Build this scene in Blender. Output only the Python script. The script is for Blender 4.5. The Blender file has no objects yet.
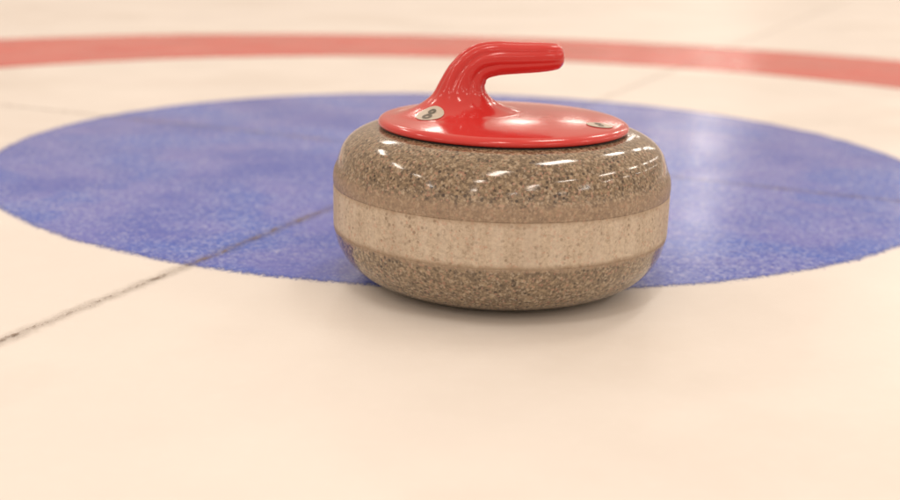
import bpy, math, random
from mathutils import Vector, Matrix
from mathutils.bvhtree import BVHTree
random.seed(7)
S = bpy.context.scene
COL = S.collection
PI = math.pi

# ------------------------------------------------------------------ helpers
def link(o, parent=None):
    COL.objects.link(o)
    if parent: o.parent = parent
    return o

def mesh_obj(name, verts, faces, mat, parent=None, smooth=True):
    me = bpy.data.meshes.new(name)
    me.from_pydata([tuple(v) for v in verts], [], faces)
    me.validate(); me.update()
    if smooth:
        me.polygons.foreach_set('use_smooth', [True]*len(me.polygons))
    me.materials.append(mat)
    return link(bpy.data.objects.new(name, me), parent)

def lathe(name, prof, mat, parent=None, seg=192, closed=False):
    """prof: list of (r,z) from the inside bottom outwards and up."""
    V, F = [], []
    n = len(prof)
    for r, z in prof:
        for i in range(seg):
            a = 2*PI*i/seg
            V.append((r*math.cos(a), r*math.sin(a), z))
    for k in range(n if closed else n-1):
        k2 = (k+1) % n
        for i in range(seg):
            j = (i+1) % seg
            F.append((k*seg+i, k*seg+j, k2*seg+j, k2*seg+i))
    if not closed:
        F.append(tuple(reversed(range(seg))))
        F.append(tuple((n-1)*seg+i for i in range(seg)))
    o = mesh_obj(name, V, F, mat, parent)
    return o

def catmull(pts, per):
    out = []
    P = [pts[0]] + list(pts) + [pts[-1]]
    for i in range(1, len(P)-2):
        p0, p1, p2, p3 = [Vector(q) for q in P[i-1:i+3]]
        for k in range(per):
            t = k/per
            out.append(0.5*((2*p1)+(p2-p0)*t+(2*p0-5*p1+4*p2-p3)*t*t+(3*p1-p0-3*p2+p3)*t**3))
    out.append(Vector(pts[-1]))
    return out

class NT:
    def __init__(s, name):
        s.m = bpy.data.materials.new(name); s.m.use_nodes = True
        s.t = s.m.node_tree; s.t.nodes.clear()
        s.out = s.n('ShaderNodeOutputMaterial')
        s.b = s.n('ShaderNodeBsdfPrincipled')
        s.l(s.b.outputs[0], s.out.inputs[0])
        s.tc = s.n('ShaderNodeTexCoord')
    def n(s, t, **k):
        nd = s.t.nodes.new(t)
        for a, b in k.items(): setattr(nd, a, b)
        return nd
    def l(s, a, b): s.t.links.new(a, b)
    def noise(s, scale, detail=4, rough=.5, vec=None, dist=0):
        nd = s.n('ShaderNodeTexNoise'); nd.inputs['Scale'].default_value = scale
        nd.inputs['Detail'].default_value = detail; nd.inputs['Roughness'].default_value = rough
        nd.inputs['Distortion'].default_value = dist
        s.l(vec or s.tc.outputs['Object'], nd.inputs['Vector'])
        return nd.outputs['Fac']
    def vor(s, scale, feature='F1', vec=None, rnd=1):
        nd = s.n('ShaderNodeTexVoronoi'); nd.feature = feature
        nd.inputs['Scale'].default_value = scale; nd.inputs['Randomness'].default_value = rnd
        s.l(vec or s.tc.outputs['Object'], nd.inputs['Vector'])
        return nd
    def ramp(s, fac, stops, interp='LINEAR'):
        nd = s.n('ShaderNodeValToRGB'); cr = nd.color_ramp; cr.interpolation = interp
        while len(cr.elements) < len(stops): cr.elements.new(.5)
        for e, (p, c) in zip(cr.elements, stops):
            e.position = p
            e.color = (c, c, c, 1) if isinstance(c, (int, float)) else (*c, 1)
        s.l(fac, nd.inputs[0]); return nd.outputs[0]
    def mix(s, fac, a, b, mode='MIX'):
        nd = s.n('ShaderNodeMix'); nd.data_type = 'RGBA'; nd.blend_type = mode
        for sock, v in ((nd.inputs[0], fac), (nd.inputs[6], a), (nd.inputs[7], b)):
            if isinstance(v, (int, float)): sock.default_value = v
            elif isinstance(v, tuple): sock.default_value = (*v, 1)
            else: s.l(v, sock)
        return nd.outputs[2]
    def math(s, op, a, b=None, c=None, clamp=False):
        nd = s.n('ShaderNodeMath'); nd.operation = op; nd.use_clamp = clamp
        for sock, v in zip(nd.inputs, (a, b, c)):
            if v is None: continue
            if isinstance(v, (int, float)): sock.default_value = v
            else: s.l(v, sock)
        return nd.outputs[0]
    def set(s, k, v):
        sock = s.b.inputs[k]
        if isinstance(v, (int, float)): sock.default_value = v
        elif isinstance(v, tuple): sock.default_value = (*v, 1) if len(v) == 3 else v
        else: s.l(v, sock)
    def bump(s, h, strength, dist):
        nd = s.n('ShaderNodeBump'); nd.inputs['Strength'].default_value = strength
        nd.inputs['Distance'].default_value = dist
        s.l(h, nd.inputs['Height']); s.l(nd.outputs[0], s.b.inputs['Normal'])
        return nd

# ------------------------------------------------------------------ fitted layout (metres, camera over the origin)
F_PX, PITCH, ROLL, CAM_H = 1154.7, 0.2696, 0.0255, 0.2978
HC = Vector((0.0152, 1.572, 0))         # centre of the house
R_BLUE, R_IN, R_OUT = 0.6217, 1.2714, 1.8656
ANG = 1.1558                            # direction of the centre line
STONE = Vector((0.043, 0.9887, 0))

# ------------------------------------------------------------------ ice and paint
def ice_material(name, kind):
    """All markings lie under the same frosted ice: same gloss, same relief, own pigment."""
    m = NT(name)
    P = m.tc.outputs['Object']
    fine = m.noise(330, 3, .6)
    mid = m.noise(90, 4, .6)
    big = m.noise(3.2, 4, .55)
    patch = m.noise(6.5, 5, .6, dist=.4)
    white = m.ramp(big, [(.3, (.80, .775, .745)), (.7, (.86, .84, .81))])
    if kind == 'white':
        spot = m.noise(1.7, 5, .55)
        col = m.mix(m.ramp(spot, [(.50, 0.), (.66, .30)]), white, (.58, .52, .45))
        col = m.mix(m.ramp(mid, [(.5, 0.), (.8, .12)]), col, (.93, .92, .91))
    else:
        sep = m.n('ShaderNodeSeparateXYZ'); m.l(P, sep.inputs[0])
        x, y = sep.outputs[0], sep.outputs[1]
        r = m.math('SQRT', m.math('ADD', m.math('MULTIPLY', x, x), m.math('MULTIPLY', y, y)))
        wob = m.math('MULTIPLY', m.math('SUBTRACT', m.noise(230, 5, .85), .5), .045)
        wob2 = m.math('MULTIPLY', m.math('SUBTRACT', m.noise(22, 3, .5), .5), .012)
        rr = m.math('ADD', m.math('ADD', r, wob), wob2)
        def smooth(v, a, b):
            nd = m.n('ShaderNodeMapRange'); nd.interpolation_type = 'SMOOTHSTEP'
            m.l(v, nd.inputs[0]); nd.inputs[1].default_value = a; nd.inputs[2].default_value = b
            return nd.outputs[0]
        if kind == 'blue':
            body = m.mix(m.ramp(patch, [(.42, 0.), (.58, 1.)]), (.025, .080, .54), (.115, .150, .60))
            body = m.mix(m.ramp(m.noise(5.5, 4, .55, dist=.3), [(.50, 0.), (.62, .85)]), body, (.012, .10, .60))
            # frosted crystals, thicker in some patches
            v = m.vor(230, 'F1')
            cry = m.ramp(v.outputs['Distance'], [(.10, 1.), (.42, 0.)])
            cover = m.ramp(m.noise(7, 4, .65), [(.42, .0), (.62, 1.)])
            frost = m.math('MULTIPLY', cry, cover)
            frost = m.math('MULTIPLY', frost, m.ramp(mid, [(.42, 0.), (.62, 1.)]))
            body = m.mix(m.math('MULTIPLY', frost, 1.), body, (.66, .70, .88))
            grain = m.ramp(m.noise(210, 5, .75, dist=.8), [(.50, 0.), (.62, 1.)])
            cov2 = m.ramp(m.noise(5, 4, .6), [(.38, .25), (.58, 1.)])
            body = m.mix(m.math('MULTIPLY', grain, m.math('MULTIPLY', cov2, .8)), body, (.44, .53, .88))
            speck = m.ramp(m.vor(120, 'F1').outputs['Distance'], [(.08, 1.), (.30, 0.)])
            speck = m.math('MULTIPLY', speck, m.ramp(m.noise(12, 4, .6), [(.50, 0.), (.62, 1.)]))
            body = m.mix(m.math('MULTIPLY', speck, .55), body, (.66, .70, .88))
            coarse = m.ramp(m.noise(115, 5, .8, dist=.6), [(.52, 0.), (.60, .7)])
            body = m.mix(m.math('MULTIPLY', coarse, cov2), body, (.40, .46, .80))
            deep = m.ramp(m.noise(150, 4, .7, dist=.5), [(.36, .8), (.48, 0.)])
            body = m.mix(m.math('MULTIPLY', deep, cov2), body, (.030, .065, .44))
            edge = smooth(rr, R_BLUE-.006, R_BLUE+.004)
            col = body; alpha = m.math('SUBTRACT', 1, edge)
        elif kind == 'red':
            body = m.mix(m.ramp(patch, [(.38, 0.), (.66, 1.)]), (.66, .055, .042), (.72, .115, .095))
            body = m.mix(m.math('MULTIPLY', m.ramp(mid, [(.4, 0.), (.7, 1.)]), .22), body, (.78, .42, .36))
            e1 = smooth(rr, R_IN-.006, R_IN+.006); e2 = smooth(rr, R_OUT-.006, R_OUT+.006)
            msk = m.math('MULTIPLY', e1, m.math('SUBTRACT', 1, e2))
            col = body; alpha = msk
    if kind != 'white': m.set('Alpha', alpha)
    m.set('Base Color', col)
    m.set('Roughness', m.ramp(m.noise(5, 4, .6), [(.35, .32 if kind == 'white' else .15), (.65, .44 if kind == 'white' else .25)]))
    m.set('IOR', 1.31)
    h = m.math('ADD', m.math('MULTIPLY', fine, .45), m.math('MULTIPLY', mid, 1.0))
    m.bump(h, .22, .0010)
    return m.m

M_ice = ice_material('frosted_ice', 'white')
M_blue = ice_material('blue_paint_under_ice', 'blue')
M_red = ice_material('red_paint_under_ice', 'red')

def structure(o):
    o['kind'] = 'structure'; return o

# the sheet of ice
N = 60
vs = []; fs = []
x0, x1, y0, y1 = -14, 14, -4, 34
o = mesh_obj('ice_sheet', [(x0, y0, 0), (x1, y0, 0), (x1, y1, 0), (x0, y1, 0)], [(0, 1, 2, 3)], M_ice)
structure(o)

def disc(name, ro, ri, z, mat, seg=256):
    V, F = [], []
    for r in (ri, ro):
        for i in range(seg):
            a = 2*PI*i/seg
            V.append((r*math.cos(a), r*math.sin(a), 0))
    if ri > 0:
        for i in range(seg):
            j = (i+1) % seg; F.append((i, seg+i, seg+j, j))
    else:
        V = V[seg:]; F = [tuple(range(seg))]
    o = mesh_obj(name, V, F, mat, smooth=False)
    o.location = (HC.x, HC.y, z); structure(o)
    return o
disc('blue_circle', R_BLUE+.02, 0, .0004, M_blue)
disc('red_ring', R_OUT+.03, R_IN-.03, .0004, M_red)

# thin dark lines frozen into the ice: ragged strips of fibre and grime
def line_material(name, dark, strength):
    m = NT(name)
    tr = m.n('ShaderNodeBsdfTransparent'); mx = m.n('ShaderNodeMixShader')
    sep = m.n('ShaderNodeSeparateXYZ'); m.l(m.tc.outputs['Object'], sep.inputs[0])
    x, y = sep.outputs[0], sep.outputs[1]
    mp = m.n('ShaderNodeMapping'); mp.inputs['Scale'].default_value = (.45, 1, 1)
    m.l(m.tc.outputs['Object'], mp.inputs[0])
    wob = m.math('MULTIPLY', m.math('SUBTRACT', m.noise(46, 5, .7), .5), .0190)
    yy = m.math('ABSOLUTE', m.math('ADD', y, wob))
    core = m.n('ShaderNodeMapRange'); core.interpolation_type = 'SMOOTHSTEP'
    m.l(yy, core.inputs[0]); core.inputs[1].default_value = .0050; core.inputs[2].default_value = .0012
    core.inputs[3].default_value = 0; core.inputs[4].default_value = 1
    halo = m.n('ShaderNodeMapRange'); halo.interpolation_type = 'SMOOTHSTEP'
    m.l(yy, halo.inputs[0]); halo.inputs[1].default_value = .0125; halo.inputs[2].default_value = .001
    halo.inputs[3].default_value = 0; halo.inputs[4].default_value = .26
    dens = m.ramp(m.noise(75, 5, .8, vec=mp.outputs[0]), [(.47, .04), (.56, 1.)])
    dens = m.math('MULTIPLY', dens, m.ramp(m.noise(16, 3, .6), [(.36, .60), (.56, 1.)]))
    a = m.math('MAXIMUM', m.math('MULTIPLY', core.outputs[0], dens), halo.outputs[0])
    a = m.math('MULTIPLY', a, m.ramp(m.noise(420, 2, .6), [(.3, .45), (.6, 1.)]))
    fx = m.n('ShaderNodeMapRange'); fx.interpolation_type = 'SMOOTHSTEP'
    m.l(m.math('ADD', x, m.math('MULTIPLY', m.noise(4, 3, .5), .4)), fx.inputs[0])
    fx.inputs[1].default_value = -.30 if 'dark' in name else 5; fx.inputs[2].default_value = .55 if 'dark' in name else 6
    fx.inputs[3].default_value = 1; fx.inputs[4].default_value = .50     # further on it is frosted over
    a = m.math('MULTIPLY', m.math('MULTIPLY', a, strength), fx.outputs[0], clamp=True)
    m.set('Base Color', m.mix(m.noise(150, 3, .6), dark, (.30, .22, .17)))
    m.set('Roughness', .35); m.set('IOR', 1.31)
    m.l(a, mx.inputs[0]); m.l(tr.outputs[0], mx.inputs[1]); m.l(m.b.outputs[0], mx.inputs[2])
    m.l(mx.outputs[0], m.out.inputs[0])
    return m.m
def strip(name, ang, L0, L1, w, z, mat):
    o = mesh_obj(name, [(L0, -w, 0), (L1, -w, 0), (L1, w, 0), (L0, w, 0)], [(0, 1, 2, 3)], mat, smooth=False)
    o.location = (HC.x, HC.y, z); o.rotation_euler = (0, 0, ang); structure(o)
strip('centre_line', ANG, -2.2, 9, .020, .0008, line_material('dark_line_fibre', (.13, .095, .07), 1.0))
strip('tee_line', ANG+PI/2, -2.6, 2.6, .020, .0011, line_material('faint_line_fibre', (.17, .13, .11), .75))

# ------------------------------------------------------------------ granite
def granite(name, polished):
    m = NT(name)
    v1 = m.vor(310); v2 = m.vor(560)
    n1 = m.noise(290, 4, .7); n2 = m.noise(34, 3, .5); n3 = m.noise(600, 2, .5)
    if polished:
        base = m.ramp(n1, [(.34, (.12, .085, .052)), (.50, (.255, .19, .118)), (.68, (.42, .33, .22))])
        spotc = (.035, .022, .015); lo, hi, amt = .48, .56, .97
    else:
        base = m.ramp(n1, [(.34, (.43, .355, .27)), (.52, (.55, .465, .36)), (.70, (.65, .56, .44))])
        spotc = (.20, .145, .10); lo, hi, amt = .53, .62, .75
    # dark mineral flakes
    hsv = m.n('ShaderNodeSeparateColor'); m.l(v1.outputs['Color'], hsv.inputs[0])
    pick = m.ramp(hsv.outputs[0], [(.70 if polished else .80, 0.), (.76 if polished else .86, 1.)])
    inside = m.ramp(v1.outputs['Distance'], [(.30, 1.), (.55, 0.)])
    fl = m.math('MULTIPLY', pick, inside)
    blotch = m.ramp(m.noise(330, 4, .65, dist=.6), [(lo, 0.), (hi, 1.)])
    fl = m.math('MAXIMUM', fl, m.math('MULTIPLY', blotch, .55))
    fl = m.math('MULTIPLY', fl, m.ramp(n2, [(.3, .55), (.65, 1.)]))
    col = m.mix(m.math('MULTIPLY', fl, amt), base, spotc)
    # pale and pinkish grains
    h2 = m.n('ShaderNodeSeparateColor'); m.l(v2.outputs['Color'], h2.inputs[0])
    col = m.mix(m.math('MULTIPLY', m.ramp(h2.outputs[1], [(.82, 0.), (.88, 1.)]), .35), col, (.62, .53, .41))
    col = m.mix(m.math('MULTIPLY', m.ramp(h2.outputs[2], [(.90, 0.), (.94, 1.)]), .4), col, (.52, .28, .20))
    if not polished:      # vertical rubbed streaks on the striking band
        sep = m.n('ShaderNodeSeparateXYZ'); m.l(m.tc.outputs['Object'], sep.inputs[0])
        cmb = m.n('ShaderNodeCombineXYZ'); m.l(sep.outputs[0], cmb.inputs[0]); m.l(sep.outputs[1], cmb.inputs[1])
        m.l(m.math('MULTIPLY', sep.outputs[2], .12), cmb.inputs[2])
        st = m.noise(95, 4, .6, vec=cmb.outputs[0])
        col = m.mix(m.ramp(st, [(.48, 0.), (.62, .36)]), col, (.68, .61, .51))
        col = m.mix(m.ramp(m.noise(28, 3, .5, vec=cmb.outputs[0]), [(.48, 0.), (.66, .26)]), col, (.38, .30, .23))
    if polished:
        # half ground zone between the polish and the striking band, above and (narrow) below it
        sep = m.n('ShaderNodeSeparateXYZ'); m.l(m.tc.outputs['Object'], sep.inputs[0])
        zz = m.math('ADD', sep.outputs[2], m.math('MULTIPLY', m.math('SUBTRACT', m.noise(120, 5, .7), .5), .009))
        def mr_(a, b):
            nd = m.n('ShaderNodeMapRange'); nd.interpolation_type = 'SMOOTHSTEP'
            m.l(zz, nd.inputs[0]); nd.inputs[1].default_value = a; nd.inputs[2].default_value = b
            return nd.outputs[0]
        ground_ = m.math('MULTIPLY', mr_(.046, .0495), m.math('SUBTRACT', 1, mr_(.0965, .1035)))
        col = m.mix(m.math('MULTIPLY', ground_, .48), col, (.39, .285, .20))
        ro = m.ramp(n3, [(.3, .08), (.7, .13)])
        m.set('Base Color', col)
        m.set('Roughness', m.math('ADD', ro, m.math('MULTIPLY', m.math('MULTIPLY', mr_(.046, .0495), m.math('SUBTRACT', 1, mr_(.101, .1105))), .42))); m.set('IOR', 1.68)
        m.bump(n1, .04, .0004)
    else:
        # the ground band takes up grime along both of its edges
        zz = m.math('ADD', sep.outputs[2], m.math('MULTIPLY', m.math('SUBTRACT', m.noise(110, 4, .65), .5), .008))
        dz = m.math('ABSOLUTE', m.math('SUBTRACT', zz, .0684))
        nd = m.n('ShaderNodeMapRange'); nd.interpolation_type = 'SMOOTHSTEP'
        m.l(dz, nd.inputs[0]); nd.inputs[1].default_value = .0135; nd.inputs[2].default_value = .0195
        m.set('Base Color', m.mix(m.math('MULTIPLY', nd.outputs[0], .75), col, (.35, .25, .165)))
        m.set('Roughness', .62)
        m.bump(m.math('ADD', n1, m.noise(700, 2, .6)), .35, .0005)
    return m
M_gran = granite('polished_speckled_granite', True).m
M_band = granite('matte_striking_band_granite', False).m
stone = bpy.data.objects.new('curling_stone', None); link(stone)
stone.empty_display_size = .05
stone.location = STONE
stone['label'] = 'grey brown speckled granite curling stone with red gooseneck handle, standing on the blue circle edge'
stone['category'] = 'curling stone'

Z1, Z2, ZL, ZP = .0868, .0500, .1010, .1365    # band top, band bottom, lip top, plate rim
def dense(pts, per=6): return [(p.x, p.y) for p in catmull([(a, b, 0) for a, b in pts], per)]
lower = dense([(.062, .0035), (.066, .0002), (.080, .0002), (.096, .0018), (.1110, .0062), (.1240, .0130), (.1345, .0225), (.1412, .0335), (.1442, .0430), (.1455, Z2-.0001)])
groove = [(.1440, Z2), (.1440, Z1-.00002)]
lip = [(.1457, Z1)] + dense([(.1458, Z1+.0012), (.1460, Z1+.005), (.1458, ZL-.006), (.1453, ZL-.0025), (.1444, ZL+.0002)], 4)
upper = dense([(.1436, ZL+.0018), (.1428, ZL+.0042), (.1408, ZL+.0105), (.1375, ZL+.0180), (.1315, ZL+.0250), (.1225, ZL+.0305), (.1120, ZL+.0337), (.1000, ZL+.0350)], 6)
body = lathe('granite_body', lower + groove + lip[:1] + lip[1:] + upper, M_gran, stone)
body['label'] = 'polished speckled granite body with rounded shoulder'
band_prof = [(.1441, Z2-.00005), (.1455, Z2-.00005), (.1457, Z2+.003), (.1458, (Z1+Z2)/2), (.1458, Z1-.003), (.1457, Z1-.00005), (.1441, Z1-.00005)]
band = lathe('striking_band', band_prof, M_band, stone, closed=True)
band['label'] = 'pale matte ground band round the middle of the stone'

# ------------------------------------------------------------------ red plastic handle: one continuous moulding
mr = NT('glossy_red_plastic')
mr.set('Base Color', mr.mix(mr.ramp(mr.noise(45, 4, .6), [(.45, 0.), (.8, .25)]), (.60, .034, .032), (.64, .060, .055)))
mr.set('Roughness', mr.ramp(mr.noise(60, 4, .65), [(.35, .12), (.75, .22)])); mr.set('IOR', 1.5)
mr.b.inputs['Coat Weight'].default_value = .2; mr.b.inputs['Coat Roughness'].default_value = .08
mr.bump(mr.noise(140, 3, .5), .05, .0006)
M_red_pl = mr.m

YAW = math.radians(2)
RP = .1080
def dome(x, y):
    r = min(1, math.hypot(x, y)/RP)
    return ZP + .0065 + .0075*(1-r**2.2)
SEG = 96
# (x, z, in-plane half width, depth half width, ridge amplitude)
PATH = [(-.0378, .1688, .0200, .0158, .04),
        (-.0350, .1750, .0180, .0142, .07),
        (-.0312, .1812, .0160, .0132, .09),
        (-.0268, .1872, .0148, .0128, .10),
        (-.0192, .1920, .0144, .0126, .09),
        (-.0060, .1946, .0138, .0126, .06),
        ( .0100, .1952, .0130, .0126, .045),
        ( .0300, .1962, .0122, .0124, .04),
        ( .0420, .1970, .0110, .0114, .03),
        ( .0465, .1974, .0092, .0096, .03),
        ( .0490, .1976, .0062, .0066, .01),
        ( .0500, .1977, .0022, .0024, .00)]
def cat5(P, per):
    out = []
    Q = [P[0]]+P+[P[-1]]
    for i in range(1, len(Q)-2):
        for k in range(per):
            t = k/per
            out.append([0.5*((2*b)+(c-a)*t+(2*a-5*b+4*c-d)*t*t+(3*b-a-3*c+d)*t**3) for a, b, c, d in zip(*Q[i-1:i+3])])
    out.append(list(P[-1])); return out
col = cat5(PATH, 4)
rings = []
# plate underside, rim, and top, inwards to the foot of the column
def rim_ring(r, z): return [Vector((r*math.cos(2*PI*i/SEG), r*math.sin(2*PI*i/SEG), z)) for i in range(SEG)]
rings.append(rim_ring(.098, ZP+.0006))
rings.append(rim_ring(RP-.0030, ZP+.0002))
rings.append(rim_ring(RP-.0008, ZP+.0008))
rings.append(rim_ring(RP, ZP+.0024))
rings.append(rim_ring(RP-.0004, ZP+.0045))
x_, z_, a_, w_, amp_ = PATH[0]
gg = lambda t: 1+amp_*(2*abs(math.cos(4*t+.25))**.6-1.25)
foot_ring = [Vector((x_+a_*math.cos(2*PI*i/SEG), w_*math.sin(2*PI*i/SEG), z_)) for i in range(SEG)]
NS = 40
for k in range(NS):
    s = 1-(k+.6)/NS          # 1 rim .. 0 foot
    s = s**1.9
    ring = []
    for i in range(SEG):
        t = 2*PI*i/SEG
        rr = RP*.985
        px = (1-s)*(x_+a_*gg(t)*math.cos(t)) + s*rr*math.cos(t)
        py = (1-s)*(w_*gg(t)*math.sin(t)) + s*rr*math.sin(t)
        d = math.hypot(px-(x_+a_*gg(t)*math.cos(t)), py-w_*gg(t)*math.sin(t))
        reach = .027+.013*max(0, -math.cos(t))+.006*max(0, math.cos(t))
        q_ = min(1, d/reach); pw = 1.72
        lift = (z_-dome(px, py))*(1-(1-(1-q_)**pw)**(1/pw))
        ring.append(Vector((px, py, dome(px, py)+lift)))
    rings.append(ring)
for k, (x, z, a, w, amp) in enumerate(col):
    k0, k1 = max(0, k-1), min(len(col)-1, k+1)
    T = Vector((col[k1][0]-col[k0][0], 0, col[k1][1]-col[k0][1]))
    T.normalize()
    if k < 8: T = (T*(k/8)+Vector((0, 0, 1))*(1-k/8)).normalized()
    b = Vector((0, 1, 0)); n = b.cross(T)
    ring = []
    for i in range(SEG):
        t = 2*PI*i/SEG
        g = 1+amp*(2*abs(math.cos(4*t+.25))**.6-1.25)
        # slightly squared section
        ct, st_ = math.cos(t), math.sin(t)
        q = (abs(ct)**2.5+abs(st_)**2.5)**(-1/2.5)
        q = 1+(q-1)*min(1, amp*14)
        ring.append(Vector((x, 0, z))+n*(a*g*q*ct)+b*(w*g*q*st_))
    rings.append(ring)
# relax the fillet where column and plate run together
k0_ = len(rings)-len(col)
for it in range(45):
    new = {}
    for k in range(k0_-20, k0_+7):
        wgt = .5*min(1, (k-(k0_-21))/6, (k0_+7-k)/5)
        new[k] = [rings[k][i].lerp((rings[k-1][i]+rings[k+1][i])*.5, wgt) for i in range(SEG)]
    for k, r in new.items(): rings[k] = r
V, F = [], []
for r in rings: V += r
for k in range(len(rings)-1):
    for i in range(SEG):
        j = (i+1) % SEG
        F.append((k*SEG+i, k*SEG+j, (k+1)*SEG+j, (k+1)*SEG+i))
F.append(tuple(reversed(range(SEG))))
F.append(tuple((len(rings)-1)*SEG+i for i in range(SEG)))
rot = Matrix.Rotation(YAW, 3, 'Z')
V = [rot @ v for v in V]
handle = mesh_obj('handle', V, F, M_red_pl, stone)
handle['label'] = 'glossy red plastic handle with round base plate and gooseneck grip'
sub = handle.modifiers.new('smooth', 'SUBSURF'); sub.levels = 1; sub.render_levels = 1
bvh = BVHTree.FromPolygons(V, F)

# near-black ring set into the gap between plate and granite
mg = NT('dark_matte'); mg.set('Base Color', (.018, .012, .011)); mg.set('Roughness', .6)
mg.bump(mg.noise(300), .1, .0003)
lathe('dark_gap_ring', [(.094, ZP-.0035), (RP-.0032, ZP-.0035), (RP-.0026, ZP-.0015), (RP-.0030, ZP+.0004), (.094, ZP+.0004)], mg.m, stone, closed=True)

# ------------------------------------------------------------------ stickers laid over the moulding
def plastic(name, c, rough=.35):
    m = NT(name)
    m.set('Base Color', m.mix(m.ramp(m.noise(350, 3, .6), [(.45, 0.), (.8, .35)]), c, tuple(v*.6 for v in c)))
    m.set('Roughness', rough); return m.m
M_white = plastic('worn_white_vinyl', (.60, .54, .46)); M_ink = plastic('dark_ink', (.13, .12, .10), .4)
def drape(pts, ctr, ang, off):
    """pts are (u,v) metres in the tangent plane at ctr, dropped on the moulding."""
    hit, nrm, _, _ = bvh.ray_cast(Vector((ctr[0], ctr[1], .30)), Vector((0, 0, -1)))
    u = Vector((math.cos(ang), math.sin(ang), 0)); u = (u-nrm*u.dot(nrm)).normalized(); v = nrm.cross(u)
    out = []
    for a, b in pts:
        p = hit+u*a+v*b+nrm*.02
        h, n2, _, _ = bvh.ray_cast(p, -nrm)
        out.append((h if h else p-nrm*.02)+nrm*off)
    return out
def oval(name, ctr, ang, ru, rv, mat, parent, off=.0005, ri=0, shift=(0, 0), nr=6, seg=40):
    pts, F = [], []
    for k in range(nr+1):
        f = ri+(1-ri)*k/nr
        f = max(f, .001)
        for i in range(seg):
            t = 2*PI*i/seg
            pts.append((shift[0]+ru*f*math.cos(t), shift[1]+rv*f*math.sin(t)))
    for k in range(nr):
        for i in range(seg):
            j = (i+1) % seg
            F.append((k*seg+i, (k+1)*seg+i, (k+1)*seg+j, k*seg+j))
    return mesh_obj(name, drape(pts, ctr, ang, off), F, mat, parent)
def sticker(ctr, ang, ru, rv, label, dig=True):
    s = oval('number_sticker', ctr, ang, ru, rv, M_white, handle)
    s['label'] = label
    return s
def merge_eight(ctr, ang, h, label, rotd=0, squash=1):
    """figure 8 in ink: two stacked ovals and their outlines, one mesh"""
    V, F = [], []
    for cy, r in ((-.26*h, .25*h), (.22*h, .205*h)):
        base = len(V); seg = 28
        pts = []
        for f in (.36, .70, 1.0):
            for i in range(seg):
                t = 2*PI*i/seg
                a, b = r*f*math.cos(t)*.95*squash, cy+r*f*math.sin(t)
                ca, sa = math.cos(rotd), math.sin(rotd)
                pts.append((a*ca-b*sa, a*sa+b*ca))
        V += drape(pts, ctr, ang, .0009 if cy < 0 else .0010)
        for k in range(2):
            for i in range(seg):
                j = (i+1) % seg
                F.append((base+k*seg+i, base+(k+1)*seg+i, base+(k+1)*seg+j, base+k*seg+j))
    o = mesh_obj('printed_number', V, F, M_ink, handle)
    o['label'] = label
L_CTR, L_ANG = (-.0625, -.0330), math.radians(18)
sticker(L_CTR, L_ANG, .0118, .0122, 'white oval number sticker beside the foot of the grip')
merge_eight(L_CTR, L_ANG, .0180, 'dark figure 8 printed on the sticker beside the foot of the grip', -.80)
R_CTR, R_ANG = (.0780, -.0400), math.radians(-160)
sticker(R_CTR, R_ANG, .0115, .0090, 'white oval sticker near the far end of the plate under the grip tip')
merge_eight(R_CTR, R_ANG, .0120, 'dark figure 8 printed on the sticker near the right rim of the plate', 0)

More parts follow.
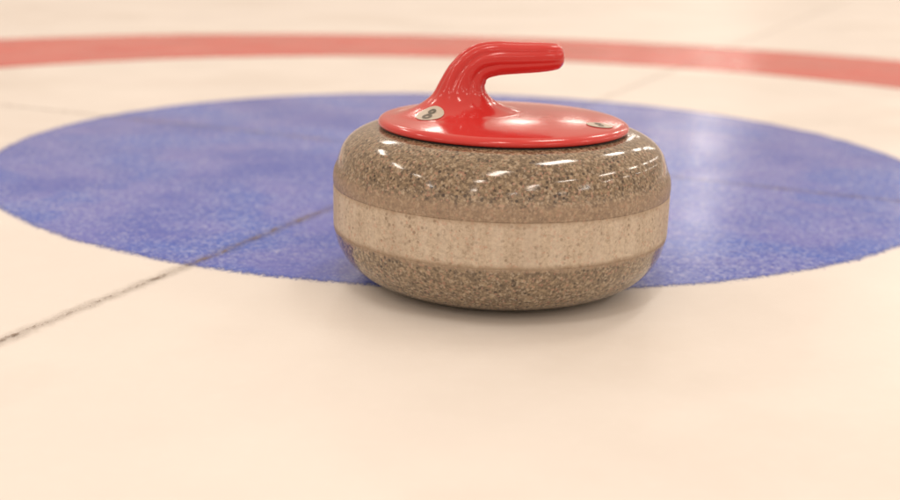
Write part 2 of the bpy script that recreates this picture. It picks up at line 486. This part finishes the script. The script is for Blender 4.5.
# ------------------------------------------------------------------ light: the hall's ceiling lamps and its warm bounced light
w = bpy.data.worlds.new('World'); S.world = w; w.use_nodes = True
bg = w.node_tree.nodes['Background']
wt = w.node_tree                       # duller walls round a bright ceiling
wc = wt.nodes.new('ShaderNodeTexCoord'); ws = wt.nodes.new('ShaderNodeSeparateXYZ'); wr = wt.nodes.new('ShaderNodeValToRGB')
wt.links.new(wc.outputs['Generated'], ws.inputs[0]); wt.links.new(ws.outputs[2], wr.inputs[0])
wr.color_ramp.elements[0].position = .10; wr.color_ramp.elements[0].color = (.60, .466, .366, 1)
wr.color_ramp.elements[1].position = .62; wr.color_ramp.elements[1].color = (.87, .677, .525, 1)
wt.links.new(wr.outputs[0], bg.inputs[0]); bg.inputs[1].default_value = 1.0

def lamp(x, y, z, sx, sy, power, rz=0, col=(1, .90, .80)):
    L = bpy.data.lights.new('ceiling_lamp', 'AREA'); L.shape = 'RECTANGLE'
    L.size, L.size_y = sx, sy; L.energy = power; L.color = col
    o = bpy.data.objects.new('ceiling_lamp', L); link(o)
    o.location = (x, y, z); o.rotation_euler = (0, 0, rz)
    return o
HZ = 5.2
u = Vector((math.cos(ANG), math.sin(ANG))); v = Vector((-u.y, u.x))
for i in range(-2, 9):
    for j in (-12.3, -6.0, -.25, 6.3):
        p = u*(i*4.6-1.1)+v*j
        lamp(p.x, p.y, HZ, 1.8, .46, 43.5, ANG)

# floodlights high on the far end of the hall, mirrored in the ice
for px, py, k in ((5.15, 23.5, 2.2), (8.6, 20.0, .6)):
    L = lamp(px, py, 5.2, .30, .8, 5.5*k)
    L.rotation_euler = (Vector((px, py, 5.2))-Vector((.3, 1.2, 0))).to_track_quat('Z', 'Y').to_euler()

# ------------------------------------------------------------------ camera
cam = bpy.data.cameras.new('camera'); co = bpy.data.objects.new('camera', cam); link(co)
cam.sensor_width = 36; cam.lens = F_PX/900*36
fw = Vector((0, math.cos(PITCH), -math.sin(PITCH))); rt = Vector((1, 0, 0)); up = rt.cross(fw)
r2 = math.cos(ROLL)*rt+math.sin(ROLL)*up; u2 = -math.sin(ROLL)*rt+math.cos(ROLL)*up
M = Matrix((r2, u2, -fw)).transposed().to_4x4(); M.translation = Vector((0, 0, CAM_H))
co.matrix_world = M
cam.clip_start = .02; cam.clip_end = 200
cam.dof.use_dof = True; cam.dof.focus_distance = .90; cam.dof.aperture_fstop = 4.0
S.camera = co
S.view_settings.view_transform = 'Standard'; S.view_settings.look = 'None'
S.view_settings.exposure = 0; S.view_settings.gamma = 1
S.cycles.max_bounces = 8
S.cycles.sample_clamp_indirect = 4
S.cycles.use_denoising = True
